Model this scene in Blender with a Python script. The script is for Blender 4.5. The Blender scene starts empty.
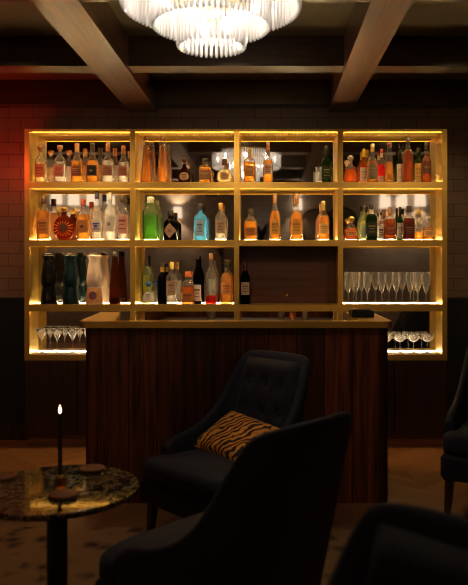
import bpy, math, random
from mathutils import Vector, Matrix, noise
random.seed(7)
S = bpy.context.scene
COL = S.collection
PI = math.pi
F = 700.0; VX, VY = 268.0, 266.0; EYE = 1.40
def wx(px, D): return (px - VX) * D / F
def wz(py, D): return EYE - (py - VY) * D / F

# ------------------------------------------------------------------ helpers
class MB:
    def __init__(s): s.v = []; s.f = []; s.sm = []
    def add(s, vs, fs, smooth=False):
        o = len(s.v); s.v += [tuple(v) for v in vs]
        s.f += [tuple(i + o for i in f) for f in fs]; s.sm += [smooth] * len(fs)
        return s
    def box(s, x0, x1, y0, y1, z0, z1, b=0.0):
        if b <= 0:
            return s.add([(x0,y0,z0),(x1,y0,z0),(x1,y1,z0),(x0,y1,z0),(x0,y0,z1),(x1,y0,z1),(x1,y1,z1),(x0,y1,z1)],
                  [(0,3,2,1),(4,5,6,7),(0,1,5,4),(1,2,6,5),(2,3,7,6),(3,0,4,7)])
        # chamfered box: prism of octagon outline with inset caps
        def ring(i, z):
            a, c = x0 + i, x1 - i; d, e = y0 + i, y1 - i; k = max(b - i, 1e-4)
            return [(a+k,d,z),(c-k,d,z),(c,d+k,z),(c,e-k,z),(c-k,e,z),(a+k,e,z),(a,e-k,z),(a,d+k,z)]
        vs = ring(b*.8, z0) + ring(0, z0+b) + ring(0, z1-b) + ring(b*.8, z1)
        fs = [tuple(range(7,-1,-1)), tuple(range(24,32))]
        for r in range(3):
            for i in range(8):
                j = (i+1) % 8
                fs.append((r*8+i, r*8+j, r*8+8+j, r*8+8+i))
        return s.add(vs, fs)
    def rings(s, rings, cap0=True, cap1=True, smooth=True):
        n = len(rings[0]); vs = [p for r in rings for p in r]; fs = []
        for k in range(len(rings)-1):
            for i in range(n):
                j = (i+1) % n
                fs.append((k*n+i, k*n+j, (k+1)*n+j, (k+1)*n+i))
        s.add(vs, fs, smooth)
        if cap0: s.add(rings[0], [tuple(range(n-1,-1,-1))])
        if cap1: s.add(rings[-1], [tuple(range(n))])
        return s
    def lathe(s, prof, n=24, c=(0,0,0), ex=2.0, dy=1.0, caps=True):
        rs = []
        for r, z in prof:
            rs.append([(c[0]+p[0], c[1]+p[1], c[2]+z) for p in (sup(r, 2*PI*i/n, ex, dy) for i in range(n))])
        return s.rings(rs, caps, caps)
    def tube(s, pts, r, n=10):
        rs = []
        pts = [Vector(p) for p in pts]
        for i, p in enumerate(pts):
            t = (pts[min(i+1,len(pts)-1)] - pts[max(i-1,0)]).normalized()
            a = t.orthogonal().normalized() if i == 0 else (a - t*a.dot(t)).normalized()
            b = t.cross(a)
            rr = r[i] if isinstance(r, (list,tuple)) else r
            rs.append([p + (a*math.cos(2*PI*k/n) + b*math.sin(2*PI*k/n))*rr for k in range(n)])
        return s.rings(rs)
    def grid(s, fn, nu, nv, smooth=True):
        vs = [fn(i/nu, j/nv) for j in range(nv+1) for i in range(nu+1)]
        fs = [(j*(nu+1)+i, j*(nu+1)+i+1, (j+1)*(nu+1)+i+1, (j+1)*(nu+1)+i) for j in range(nv) for i in range(nu)]
        return s.add(vs, fs, smooth)
    def build(s, name, mat, parent=None, loc=(0,0,0), rotz=0):
        me = bpy.data.meshes.new(name); me.from_pydata(s.v, [], s.f)
        me.polygons.foreach_set('use_smooth', s.sm); me.materials.append(mat); me.update()
        o = bpy.data.objects.new(name, me); COL.objects.link(o)
        o.location = loc; o.rotation_euler = (0,0,rotz)
        if parent: o.parent = parent
        return o
def sup(r, a, ex=2.0, dy=1.0):
    c, q = math.cos(a), math.sin(a)
    k = (abs(c)**ex + abs(q)**ex) ** (-1/ex)
    return (r*c*k, r*q*k*dy)
def tag(o, label, cat, group=None):
    o['label'] = label; o['category'] = cat
    if group: o['group'] = group
    return o
def empty(name, loc=(0,0,0), rotz=0):
    o = bpy.data.objects.new(name, None); COL.objects.link(o)
    o.empty_display_size = .05; o.location = loc; o.rotation_euler = (0,0,rotz); return o
def struct(o): o['kind'] = 'structure'; return o
def copy_tree(o, parent=None):
    c = o.copy(); COL.objects.link(c); c.parent = parent
    for ch in list(o.children): copy_tree(ch, c)
    return c

# ------------------------------------------------------------------ materials
def newmat(name):
    m = bpy.data.materials.new(name); m.use_nodes = True
    nt = m.node_tree; nt.nodes.clear()
    out = nt.nodes.new('ShaderNodeOutputMaterial')
    return m, nt, out
def N(nt, t, **kw):
    n = nt.nodes.new(t)
    for k, v in kw.items():
        if k in n.inputs: n.inputs[k].default_value = v
        else: setattr(n, k, v)
    return n
def c4(c): return (c[0], c[1], c[2], 1)
CACHE = {}
def pbr(name, col, rough=.5, metal=0.0, bump=0, bscale=200, coat=0, sheen=0, var=.0, vscale=30):
    key = ('p', name)
    if key in CACHE: return CACHE[key]
    m, nt, out = newmat(name); L = nt.links.new
    p = N(nt, 'ShaderNodeBsdfPrincipled', Roughness=rough, Metallic=metal)
    p.inputs['Base Color'].default_value = c4(col); p.inputs['Coat Weight'].default_value = coat
    p.inputs['Sheen Weight'].default_value = sheen
    tc = N(nt, 'ShaderNodeTexCoord')
    if var:
        nz = N(nt, 'ShaderNodeTexNoise', Scale=vscale, Detail=4.0); L(tc.outputs['Object'], nz.inputs['Vector'])
        mx = N(nt, 'ShaderNodeMix', data_type='RGBA'); L(nz.outputs['Fac'], mx.inputs['Factor'])
        mx.inputs[6].default_value = c4([x*(1-var) for x in col]); mx.inputs[7].default_value = c4([min(1,x*(1+var)) for x in col])
        L(mx.outputs[2], p.inputs['Base Color'])
    if bump:
        nz = N(nt, 'ShaderNodeTexNoise', Scale=bscale, Detail=3.0); L(tc.outputs['Object'], nz.inputs['Vector'])
        b = N(nt, 'ShaderNodeBump', Strength=bump, Distance=.002); L(nz.outputs['Fac'], b.inputs['Height'])
        L(b.outputs['Normal'], p.inputs['Normal'])
    L(p.outputs['BSDF'], out.inputs['Surface']); CACHE[key] = m; return m
def emit(name, col, s):
    m, nt, out = newmat(name); e = N(nt, 'ShaderNodeEmission', Strength=s); e.inputs['Color'].default_value = c4(col)
    nt.links.new(e.outputs[0], out.inputs['Surface']); return m
def glassy(name, tint, body=.15, bodycol=None, rough=.03, fres=.12, edge=1, ior=0):
    """thin clear or tinted glass: straight transmission, a gloss coat and some light scattered inside"""
    key = ('g', name)
    if key in CACHE: return CACHE[key]
    m, nt, out = newmat(name); L = nt.links.new
    t = N(nt, 'ShaderNodeBsdfRefraction', IOR=ior, Roughness=.04) if ior else N(nt, 'ShaderNodeBsdfTransparent'); t.inputs['Color'].default_value = c4(tint)
    tr = N(nt, 'ShaderNodeBsdfTranslucent'); tr.inputs['Color'].default_value = c4(bodycol or tint)
    df = N(nt, 'ShaderNodeBsdfDiffuse'); df.inputs['Color'].default_value = c4(bodycol or tint)
    if edge < 1:  # dark rim of refraction painted into the body colour at grazing angles
        lf = N(nt, 'ShaderNodeLayerWeight', Blend=.5)
        rr = N(nt, 'ShaderNodeMapRange'); L(lf.outputs['Facing'], rr.inputs['Value']); rr.inputs['From Min'].default_value = .25; rr.inputs['From Max'].default_value = .75
        bc = bodycol or tint
        for nd in (tr, df):
            mx = N(nt, 'ShaderNodeMix', data_type='RGBA'); L(rr.outputs[0], mx.inputs['Factor']); mx.inputs[6].default_value = c4(bc); mx.inputs[7].default_value = (bc[0]*edge, bc[1]*edge*.7, bc[2]*edge*.5, 1); L(mx.outputs[2], nd.inputs['Color'])
    md = N(nt, 'ShaderNodeMixShader'); md.inputs[0].default_value = .35; L(tr.outputs[0], md.inputs[1]); L(df.outputs[0], md.inputs[2])
    m1 = N(nt, 'ShaderNodeMixShader'); m1.inputs[0].default_value = body; L(t.outputs[0], m1.inputs[1]); L(md.outputs[0], m1.inputs[2])
    g = N(nt, 'ShaderNodeBsdfGlossy', Roughness=rough)
    lw = N(nt, 'ShaderNodeLayerWeight', Blend=fres)
    m2 = N(nt, 'ShaderNodeMixShader'); L(lw.outputs['Fresnel'], m2.inputs[0]); L(m1.outputs[0], m2.inputs[1]); L(g.outputs[0], m2.inputs[2])
    L(m2.outputs[0], out.inputs['Surface']); CACHE[key] = m; return m
def stemware(name, tint, white, lo=.04, hi=.75):  # edges whitened in the shader to imitate light caught in the glass
    m, nt, out = newmat(name); L = nt.links.new
    t = N(nt, 'ShaderNodeBsdfTransparent'); t.inputs['Color'].default_value = c4(tint)
    tr = N(nt, 'ShaderNodeBsdfTranslucent'); tr.inputs['Color'].default_value = c4(white)
    df = N(nt, 'ShaderNodeBsdfDiffuse'); df.inputs['Color'].default_value = c4(white)
    md = N(nt, 'ShaderNodeMixShader'); md.inputs[0].default_value = .5; L(tr.outputs[0], md.inputs[1]); L(df.outputs[0], md.inputs[2])
    lw = N(nt, 'ShaderNodeLayerWeight', Blend=.5)
    pw = N(nt, 'ShaderNodeMath', operation='POWER'); L(lw.outputs['Facing'], pw.inputs[0]); pw.inputs[1].default_value = 2.2
    mr = N(nt, 'ShaderNodeMapRange'); L(pw.outputs[0], mr.inputs['Value']); mr.inputs['To Min'].default_value = lo; mr.inputs['To Max'].default_value = hi
    m1 = N(nt, 'ShaderNodeMixShader'); L(mr.outputs[0], m1.inputs[0]); L(t.outputs[0], m1.inputs[1]); L(md.outputs[0], m1.inputs[2])
    g = N(nt, 'ShaderNodeBsdfGlossy', Roughness=.03); l2 = N(nt, 'ShaderNodeLayerWeight', Blend=.12)
    m2 = N(nt, 'ShaderNodeMixShader'); L(l2.outputs['Fresnel'], m2.inputs[0]); L(m1.outputs[0], m2.inputs[1]); L(g.outputs[0], m2.inputs[2])
    L(m2.outputs[0], out.inputs['Surface']); return m
def wood(name, c0, c1, axis='z', scale=1.0, rough=.35, plank=0, coat=.0):
    m, nt, out = newmat(name); L = nt.links.new
    p = N(nt, 'ShaderNodeBsdfPrincipled', Roughness=rough); p.inputs['Coat Weight'].default_value = coat
    p.inputs['Coat Roughness'].default_value = .25
    tc = N(nt, 'ShaderNodeTexCoord'); mp = N(nt, 'ShaderNodeMapping'); L(tc.outputs['Object'], mp.inputs['Vector'])
    sc = [26*scale]*3; sc['xyz'.index(axis)] = 1.2*scale; mp.inputs['Scale'].default_value = sc
    nz = N(nt, 'ShaderNodeTexNoise', Scale=1.0, Detail=6.0, Roughness=.65, Distortion=.6); L(mp.outputs[0], nz.inputs['Vector'])
    rp = N(nt, 'ShaderNodeValToRGB'); rp.color_ramp.elements[0].position = .35; rp.color_ramp.elements[1].position = .7
    rp.color_ramp.elements[0].color = c4(c0); rp.color_ramp.elements[1].color = c4(c1); L(nz.outputs['Fac'], rp.inputs[0])
    last = rp.outputs[0]
    if plank:   # boards of the given width along x, each of its own tone
        sx = N(nt, 'ShaderNodeSeparateXYZ'); L(tc.outputs['Object'], sx.inputs[0])
        dv = N(nt, 'ShaderNodeMath', operation='DIVIDE'); L(sx.outputs['X'], dv.inputs[0]); dv.inputs[1].default_value = plank
        fl = N(nt, 'ShaderNodeMath', operation='FLOOR'); L(dv.outputs[0], fl.inputs[0])
        wn = N(nt, 'ShaderNodeTexWhiteNoise', noise_dimensions='1D'); L(fl.outputs[0], wn.inputs['W'])
        mr = N(nt, 'ShaderNodeMapRange'); L(wn.outputs['Value'], mr.inputs['Value']); mr.inputs['To Min'].default_value = .35; mr.inputs['To Max'].default_value = 1.5
        fr = N(nt, 'ShaderNodeMath', operation='FRACT'); L(dv.outputs[0], fr.inputs[0])
        gt = N(nt, 'ShaderNodeMath', operation='GREATER_THAN'); L(fr.outputs[0], gt.inputs[0]); gt.inputs[1].default_value = .035
        ml = N(nt, 'ShaderNodeMath', operation='MULTIPLY'); L(mr.outputs[0], ml.inputs[0]); L(gt.outputs[0], ml.inputs[1])
        vm = N(nt, 'ShaderNodeVectorMath', operation='SCALE'); L(last, vm.inputs[0]); L(ml.outputs[0], vm.inputs['Scale']); last = vm.outputs[0]
    L(last, p.inputs['Base Color'])
    b = N(nt, 'ShaderNodeBump', Strength=.15, Distance=.002); L(nz.outputs['Fac'], b.inputs['Height']); L(b.outputs['Normal'], p.inputs['Normal'])
    L(p.outputs[0], out.inputs['Surface']); return m
def tiles(name, c1, c2, mortar, w, h, rough=.25, axis='x'):
    m, nt, out = newmat(name); L = nt.links.new
    p = N(nt, 'ShaderNodeBsdfPrincipled', Roughness=rough)
    tc = N(nt, 'ShaderNodeTexCoord'); sx = N(nt, 'ShaderNodeSeparateXYZ'); L(tc.outputs['Object'], sx.inputs[0])
    cb = N(nt, 'ShaderNodeCombineXYZ'); L(sx.outputs['X' if axis == 'x' else 'Y'], cb.inputs[0]); L(sx.outputs['Z'], cb.inputs[1])
    br = N(nt, 'ShaderNodeTexBrick', Scale=1.0); br.inputs['Brick Width'].default_value = w; br.inputs['Row Height'].default_value = h
    br.inputs['Mortar Size'].default_value = .0025; br.inputs['Color1'].default_value = c4(c1); br.inputs['Color2'].default_value = c4(c2); br.inputs['Mortar'].default_value = c4(mortar)
    L(cb.outputs[0], br.inputs['Vector']); L(br.outputs['Color'], p.inputs['Base Color'])
    b = N(nt, 'ShaderNodeBump', Strength=.5, Distance=.004, invert=True); L(br.outputs['Fac'], b.inputs['Height']); L(b.outputs['Normal'], p.inputs['Normal'])
    L(p.outputs[0], out.inputs['Surface']); return m
def floor_mat():
    m, nt, out = newmat('chevron_wood_floor'); L = nt.links.new
    p = N(nt, 'ShaderNodeBsdfPrincipled', Roughness=.38)
    tc = N(nt, 'ShaderNodeTexCoord'); sx = N(nt, 'ShaderNodeSeparateXYZ'); L(tc.outputs['Object'], sx.inputs[0])
    pp = N(nt, 'ShaderNodeMath', operation='PINGPONG'); L(sx.outputs['X'], pp.inputs[0]); pp.inputs[1].default_value = .32
    ad = N(nt, 'ShaderNodeMath', operation='ADD'); L(sx.outputs['Y'], ad.inputs[0]); L(pp.outputs[0], ad.inputs[1])
    dv = N(nt, 'ShaderNodeMath', operation='DIVIDE'); L(ad.outputs[0], dv.inputs[0]); dv.inputs[1].default_value = .1
    fl = N(nt, 'ShaderNodeMath', operation='FLOOR'); L(dv.outputs[0], fl.inputs[0])
    fr = N(nt, 'ShaderNodeMath', operation='FRACT'); L(dv.outputs[0], fr.inputs[0])
    dx = N(nt, 'ShaderNodeMath', operation='DIVIDE'); L(sx.outputs['X'], dx.inputs[0]); dx.inputs[1].default_value = .32
    fx = N(nt, 'ShaderNodeMath', operation='FLOOR'); L(dx.outputs[0], fx.inputs[0])
    cb = N(nt, 'ShaderNodeCombineXYZ'); L(fl.outputs[0], cb.inputs[0]); L(fx.outputs[0], cb.inputs[1])
    wn = N(nt, 'ShaderNodeTexWhiteNoise', noise_dimensions='2D'); L(cb.outputs[0], wn.inputs['Vector'])
    nz = N(nt, 'ShaderNodeTexNoise', Scale=14.0, Detail=5.0); L(tc.outputs['Object'], nz.inputs['Vector'])
    mm = N(nt, 'ShaderNodeMix', data_type='FLOAT'); mm.inputs[0].default_value = .4; L(wn.outputs['Value'], mm.inputs[2]); L(nz.outputs['Fac'], mm.inputs[3])
    rp = N(nt, 'ShaderNodeValToRGB'); rp.color_ramp.elements[0].color = (.14,.052,.016,1); rp.color_ramp.elements[1].color = (.30,.13,.042,1); L(mm.outputs[0], rp.inputs[0])
    gt = N(nt, 'ShaderNodeMath', operation='GREATER_THAN'); L(fr.outputs[0], gt.inputs[0]); gt.inputs[1].default_value = .04
    mr = N(nt, 'ShaderNodeMapRange'); L(gt.outputs[0], mr.inputs['Value']); mr.inputs['To Min'].default_value = .45
    vm = N(nt, 'ShaderNodeVectorMath', operation='SCALE'); L(rp.outputs[0], vm.inputs[0]); L(mr.outputs[0], vm.inputs['Scale'])
    L(vm.outputs[0], p.inputs['Base Color']); L(p.outputs[0], out.inputs['Surface']); return m
def rug_mat():
    m, nt, out = newmat('patterned_rug'); L = nt.links.new
    p = N(nt, 'ShaderNodeBsdfPrincipled', Roughness=.95)
    tc = N(nt, 'ShaderNodeTexCoord')
    n1 = N(nt, 'ShaderNodeTexNoise', Scale=7.0, Detail=6.0, Distortion=1.5); L(tc.outputs['Object'], n1.inputs['Vector'])
    v = N(nt, 'ShaderNodeTexVoronoi', Scale=9.0); L(tc.outputs['Object'], v.inputs['Vector'])
    mm = N(nt, 'ShaderNodeMath', operation='ADD'); L(n1.outputs['Fac'], mm.inputs[0]); L(v.outputs['Distance'], mm.inputs[1])
    rp = N(nt, 'ShaderNodeValToRGB'); e = rp.color_ramp.elements; e[0].position = .55; e[1].position = 1.0
    e[0].color = (.055,.022,.008,1); e[1].color = (.32,.17,.06,1); L(mm.outputs[0], rp.inputs[0]); L(rp.outputs[0], p.inputs['Base Color'])
    n2 = N(nt, 'ShaderNodeTexNoise', Scale=250.0); L(tc.outputs['Object'], n2.inputs['Vector'])
    b = N(nt, 'ShaderNodeBump', Strength=.6, Distance=.004); L(n2.outputs['Fac'], b.inputs['Height']); L(b.outputs['Normal'], p.inputs['Normal'])
    L(p.outputs[0], out.inputs['Surface']); return m
def marble_mat():
    m, nt, out = newmat('dark_marble'); L = nt.links.new
    p = N(nt, 'ShaderNodeBsdfPrincipled', Roughness=.06)
    tc = N(nt, 'ShaderNodeTexCoord')
    n1 = N(nt, 'ShaderNodeTexNoise', Scale=8.0, Detail=8.0, Roughness=.7, Distortion=2.2); L(tc.outputs['Object'], n1.inputs['Vector'])
    rp = N(nt, 'ShaderNodeValToRGB'); e = rp.color_ramp.elements; e[0].position = .46; e[0].color = (.022,.016,.009,1)
    e[1].position = .56; e[1].color = (.04,.03,.015,1)
    k = e.new(.51); k.color = (.26,.17,.06,1)
    k = e.new(.66); k.color = (.13,.085,.035,1)
    L(n1.outputs['Fac'], rp.inputs[0]); L(rp.outputs[0], p.inputs['Base Color']); L(p.outputs[0], out.inputs['Surface']); return m
def tiger_mat():
    m, nt, out = newmat('tiger_velvet'); L = nt.links.new
    p = N(nt, 'ShaderNodeBsdfPrincipled', Roughness=.8);     tc = N(nt, 'ShaderNodeTexCoord'); mp = N(nt, 'ShaderNodeMapping'); L(tc.outputs['Object'], mp.inputs['Vector'])
    mp.inputs['Rotation'].default_value = (0,0,.5)
    w = N(nt, 'ShaderNodeTexWave', Scale=9.5, Distortion=11.0, Detail=2.0); w.inputs['Detail Scale'].default_value = 1.2; L(mp.outputs[0], w.inputs['Vector'])
    rp = N(nt, 'ShaderNodeValToRGB'); e = rp.color_ramp.elements; e[0].position = .38; e[0].color = (.012,.008,.006,1); e[1].position = .48; e[1].color = (.70,.22,.018,1)
    k = e.new(1.0); k.color = (.90,.40,.045,1)
    L(w.outputs['Fac'], rp.inputs[0]); L(rp.outputs[0], p.inputs['Base Color']); L(p.outputs[0], out.inputs['Surface']); return m
def brass_mat(name, rough=.38, rib=False, metal=.8):
    m, nt, out = newmat(name); L = nt.links.new
    p = N(nt, 'ShaderNodeBsdfPrincipled', Roughness=rough, Metallic=metal)
    tc = N(nt, 'ShaderNodeTexCoord')
    nz = N(nt, 'ShaderNodeTexNoise', Scale=9.0, Detail=5.0); L(tc.outputs['Object'], nz.inputs['Vector'])
    mx = N(nt, 'ShaderNodeMix', data_type='RGBA'); L(nz.outputs['Fac'], mx.inputs['Factor'])
    mx.inputs[6].default_value = (.76,.46,.085,1); mx.inputs[7].default_value = (.85,.56,.14,1); L(mx.outputs[2], p.inputs['Base Color'])
    if rib:
        w = N(nt, 'ShaderNodeTexWave', Scale=12.0); L(tc.outputs['Object'], w.inputs['Vector'])
        b = N(nt, 'ShaderNodeBump', Strength=.6, Distance=.004); L(w.outputs['Fac'], b.inputs['Height']); L(b.outputs['Normal'], p.inputs['Normal'])
    L(p.outputs[0], out.inputs['Surface']); return m

BRASS = brass_mat('brushed_brass'); BRASSR = brass_mat('ribbed_brass', .42, True, .7); BRASST = brass_mat('brass_bar_top', .3)
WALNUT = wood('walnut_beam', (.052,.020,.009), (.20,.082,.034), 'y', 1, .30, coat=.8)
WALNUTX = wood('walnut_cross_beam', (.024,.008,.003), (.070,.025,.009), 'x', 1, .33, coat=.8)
MAHOG = wood('mahogany_boards', (.030,.008,.004), (.24,.055,.016), 'z', 1.4, .36, plank=.165)
CABW = wood('dark_cabinet_wood', (.018,.007,.004), (.055,.02,.01), 'z', 1, .4)
PANELW = wood('dark_panel_wood', (.05,.016,.008), (.10,.035,.017), 'x', .7, .4)
LEGW = wood('chair_leg_wood', (.04,.015,.007), (.10,.04,.018), 'z', 2, .4)
VELVET = pbr('navy_velvet', (.0070,.0100,.0180), .8, bump=.3, bscale=400, sheen=.06, var=.25, vscale=18)
BUTTON = pbr('velvet_button', (.008,.009,.014), .7)
TIGER = tiger_mat(); MARBLE = marble_mat()
BLACK = pbr('black_metal', (.012,.011,.010), .4, .3)
BLACKP = pbr('black_plastic', (.01,.01,.011), .35)
COASTER = pbr('terracotta_leather', (.17,.055,.016), .55, var=.2)
CANDLEW = pbr('black_wax', (.018,.012,.010), .45)
HOLDER = glassy('amber_glass', (.8,.45,.2), .35, (.5,.22,.06))
STEEL = pbr('brushed_steel', (.45,.43,.40), .35, .9)
BOWLG = stemware('cocktail_glass', (.97,.97,.97), (.97,.95,.92), .15, .9)
CLEARG = stemware('clear_glass', (.95,.95,.93), (.95,.92,.87), .07, .48)
STEMG = stemware('stemware_glass', (.97,.97,.97), (.97,.95,.92), .05, .8)
LED = emit('led_warm', (1.0,.72,.36), 150.0)
LEDS = emit('led_warm_dim', (1.0,.74,.40), 55.0)
LEDU = emit('led_underside', (1.0,.70,.32), 60.0)
LEDW = emit('led_white', (1.0,.86,.66), 65.0)

# ------------------------------------------------------------------ the room
WALL = 5.66; CEIL = 2.87; XL, XR, YB = -4.4, 3.3, -1.55
struct(MB().box(XL, XR, YB, WALL, -.05, 0).build('floor', floor_mat()))
struct(MB().box(XL, XR, YB, WALL, CEIL, CEIL+.05).build('ceiling', pbr('olive_plaster', (.20,.17,.085), .8, bump=.3, bscale=60)))
WT = tiles('cream_tiles', (.24,.15,.09), (.20,.125,.075), (.08,.05,.03), .20, .10, .42)
WTY = tiles('cream_tiles_side', (.24,.15,.09), (.20,.125,.075), (.08,.05,.03), .20, .10, .42, 'y')
WTR = tiles('white_tiles', (.62,.54,.48), (.55,.47,.42), (.25,.2,.17), .20, .10, .2)
struct(MB().box(XL, XR, WALL, WALL+.1, 0, CEIL).build('wall_back', WT))
struct(MB().box(XL-.1, XL, YB, WALL, 0, CEIL).build('wall_left', WTY))
struct(MB().box(XR, XR+.1, YB, WALL, 0, CEIL).build('wall_right', WTY))
struct(MB().box(XL, XR, YB-.1, YB, 0, CEIL).build('wall_rear', WTR))
DARKP = tiles('dark_green_wainscot', (.012,.015,.013), (.010,.013,.012), (.006,.006,.006), .30, .15, .4)
CX0, CX1 = wx(24.5, 5.41), wx(447, 5.41)
ZW = wz(301, WALL)
struct(MB().box(XL, CX0-.004, WALL-.025, WALL, .12, ZW).box(XL, CX0-.004, WALL-.04, WALL, ZW, ZW+.03).build('trim_1', DARKP))
struct(MB().box(CX1+.004, XR, WALL-.025, WALL, .12, ZW).box(CX1+.004, XR, WALL-.04, WALL, ZW, ZW+.03).build('trim_2', DARKP))
struct(MB().box(XL, CX0-.004, WALL-.03, WALL, 0, .12).build('baseboard_left', CABW))
struct(MB().box(CX1+.004, XR, WALL-.03, WALL, 0, .12).build('baseboard_right', CABW))
# coffered ceiling: long beams run towards the bar, cross beams sit a little higher
ZL = 2.645; ZC = 2.677
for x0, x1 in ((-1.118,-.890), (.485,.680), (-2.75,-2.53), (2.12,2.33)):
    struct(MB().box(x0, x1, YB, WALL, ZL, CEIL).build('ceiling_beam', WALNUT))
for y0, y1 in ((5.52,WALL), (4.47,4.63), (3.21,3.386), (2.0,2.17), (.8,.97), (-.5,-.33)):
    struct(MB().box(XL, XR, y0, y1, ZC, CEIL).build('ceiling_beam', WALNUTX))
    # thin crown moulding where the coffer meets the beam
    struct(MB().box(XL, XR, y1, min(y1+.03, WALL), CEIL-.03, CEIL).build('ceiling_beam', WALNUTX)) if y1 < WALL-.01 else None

# ------------------------------------------------------------------ back bar shelving
FR, MI = 5.41, 5.62
PX = [wx(p, FR) for p in (27, 132.5, 236.5, 340.5, 444.7)]
HW = .0195
Z4, Z3, Z2, Z1 = .716, 1.101, 1.601, 2.049
TH = .046; ZT = 2.459
shelving = empty('back_bar_shelving', ((CX0+CX1)/2, 5.5, .67))
tag(shelving, 'tall brass shelving unit with lit shelves and mirrored back on the rear wall', 'shelving')
def sub(mb, name, mat, parent):
    o = mb.build(name, mat, parent)
    r = parent
    off = Vector((0,0,0))
    while r: off += Vector(r.location); r = r.parent
    o.location = -off
    return o
for x in PX:
    sub(MB().box(x-HW, x+HW, FR, MI, .67, ZT-.017), 'post', BRASS, shelving)
sub(MB().box(CX0, CX1, FR-.004, MI+.03, ZT-.017, ZT), 'top_board', BRASSR, shelving)
bays = [(PX[i]+HW, PX[i+1]-HW) for i in range(4)]
MIRROR = pbr('antique_mirror', (.66,.63,.58), .03, 1.0)
for bi, (a, b) in enumerate(bays):
    for z in (Z1, Z2, Z3, Z4):
        sh = sub(MB().box(a, b, FR+.001, MI, z-TH, z), 'shelf', BRASS, shelving)
        if z != Z4 and not (bi == 2 and z == Z2):
            sub(MB().box(a, b, FR+.001, FR+.0045, z-TH-.006, z-TH).box(a, b, FR+.0145, FR+.018, z-TH-.006, z-TH), 'lip', BRASS, sh)
            sub(MB().box(a+.004, b-.004, FR+.0055, FR+.0135, z-TH-.003, z-TH), 'light_strip', LEDU, sh)
        if not (bi == 2 and z == Z3) and not (bi in (1,2) and z == Z4):
            sub(MB().box(a+.004, b-.004, MI-.011, MI-.002, z, z+.004), 'light_strip', LED if z > 1.2 else (LEDS if z == Z3 else LEDW), sh)
    sub(MB().box(a, b, FR-.002, FR+.0015, ZT-.023, ZT-.017).box(a, b, FR+.0115, FR+.015, ZT-.023, ZT-.017), 'lip', BRASS, shelving)
    sub(MB().box(a+.004, b-.004, FR+.0025, FR+.0105, ZT-.020, ZT-.017), 'light_strip', LEDU, shelving)
    if bi == 2:
        sub(MB().box(a, b, MI, MI+.012, Z2-TH, ZT-.017), 'mirror_panel', MIRROR, shelving)
        d = sub(MB().box(a+.004, b-.004, MI-.02, MI+.012, Z3, Z2-TH), 'cabinet_door', PANELW, shelving)
        kx, kz = wx(287, MI-.02), wz(295, MI-.02)
        sub(MB().lathe([(.004,0),(.004,.012),(.011,.014),(.011,.024),(.006,.027)], 16).build and MB().tube([(kx,MI-.02,kz),(kx,MI-.032,kz),(kx,MI-.034,kz),(kx,MI-.044,kz)], [.004,.004,.010,.008], 14), 'knob', BRASS, d)
        sub(MB().box(a, b, MI, MI+.012, Z4, Z3-TH), 'mirror_panel', MIRROR, shelving)
    else:
        sub(MB().box(a, b, MI, MI+.012, Z4, ZT-.017), 'mirror_panel', MIRROR, shelving)

cab = empty('base_cabinet', ((CX0+CX1)/2, 5.5, 0))
tag(cab, 'long low dark wooden cabinet under the brass shelving', 'cabinet')
sub(MB().box(CX0, CX1, FR+.015, WALL-.045, .09, .669), 'body', CABW, cab)
sub(MB().box(CX0+.02, CX1-.02, FR+.03, WALL-.05, 0, .09), 'plinth', wood('lit_plinth_wood', (.10,.035,.015), (.2,.075,.03), 'x', 1, .4), cab)  # plinth wood coloured lighter to carry light reflected off the floor
nd = 8; dw = (CX1-CX0)/nd
for i in range(nd):
    dd = sub(MB().box(CX0+i*dw+.003, CX0+(i+1)*dw-.003, FR, FR+.0145, .095, .660, .002), 'door', CABW, cab)

# ------------------------------------------------------------------ bottles
def dark(c, k): return tuple(x*k for x in c)
PROF = {  # (radius share, height share) up to where the stopper starts; neck share
 'round':  [(.90,0),(1,.015),(1,.50),(.97,.56),(.80,.63),(.52,.69),(.34,.74),(.29,.80),(.28,.90)],
 'apoth':  [(.90,0),(1,.015),(1,.48),(.98,.55),(.88,.62),(.66,.68),(.42,.72),(.33,.76),(.32,.86)],
 'square': [(.93,0),(1,.015),(1,.58),(.97,.63),(.80,.68),(.48,.72),(.34,.75),(.33,.86)],
 'tall':   [(.92,0),(1,.015),(1,.44),(.98,.50),(.84,.57),(.56,.63),(.42,.70),(.36,.80),(.33,.93)],
 'decant': [(.72,0),(.92,.03),(1,.16),(.98,.32),(.86,.46),(.60,.57),(.34,.64),(.28,.70),(.28,.78)],
 'disc':   [(.42,0),(.46,.02),(.72,.10),(.93,.22),(1,.36),(.95,.50),(.78,.62),(.48,.70),(.28,.74),(.24,.80),(.25,.86)],
 'cone':   [(.96,0),(1,.02),(.93,.18),(.82,.36),(.70,.54),(.58,.70),(.47,.84),(.42,.92)],
 'vodka':  [(.95,0),(1,.015),(1,.56),(.96,.62),(.72,.68),(.42,.72),(.37,.78),(.36,.88)],
 'wine':   [(.92,0),(1,.015),(1,.56),(.96,.62),(.74,.70),(.46,.76),(.38,.82),(.36,.93)],
 'shaker': [(.92,0),(1,.015),(1,.62),(.94,.68),(.70,.73),(.62,.76),(.62,.84),(.55,.86)],
}
def prof_r(pr, z):
    for (r0,z0),(r1,z1) in zip(pr, pr[1:]):
        if z0 <= z <= z1: return r0 + (r1-r0)*(z-z0)/max(1e-9, z1-z0)
    return pr[-1][0]
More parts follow.
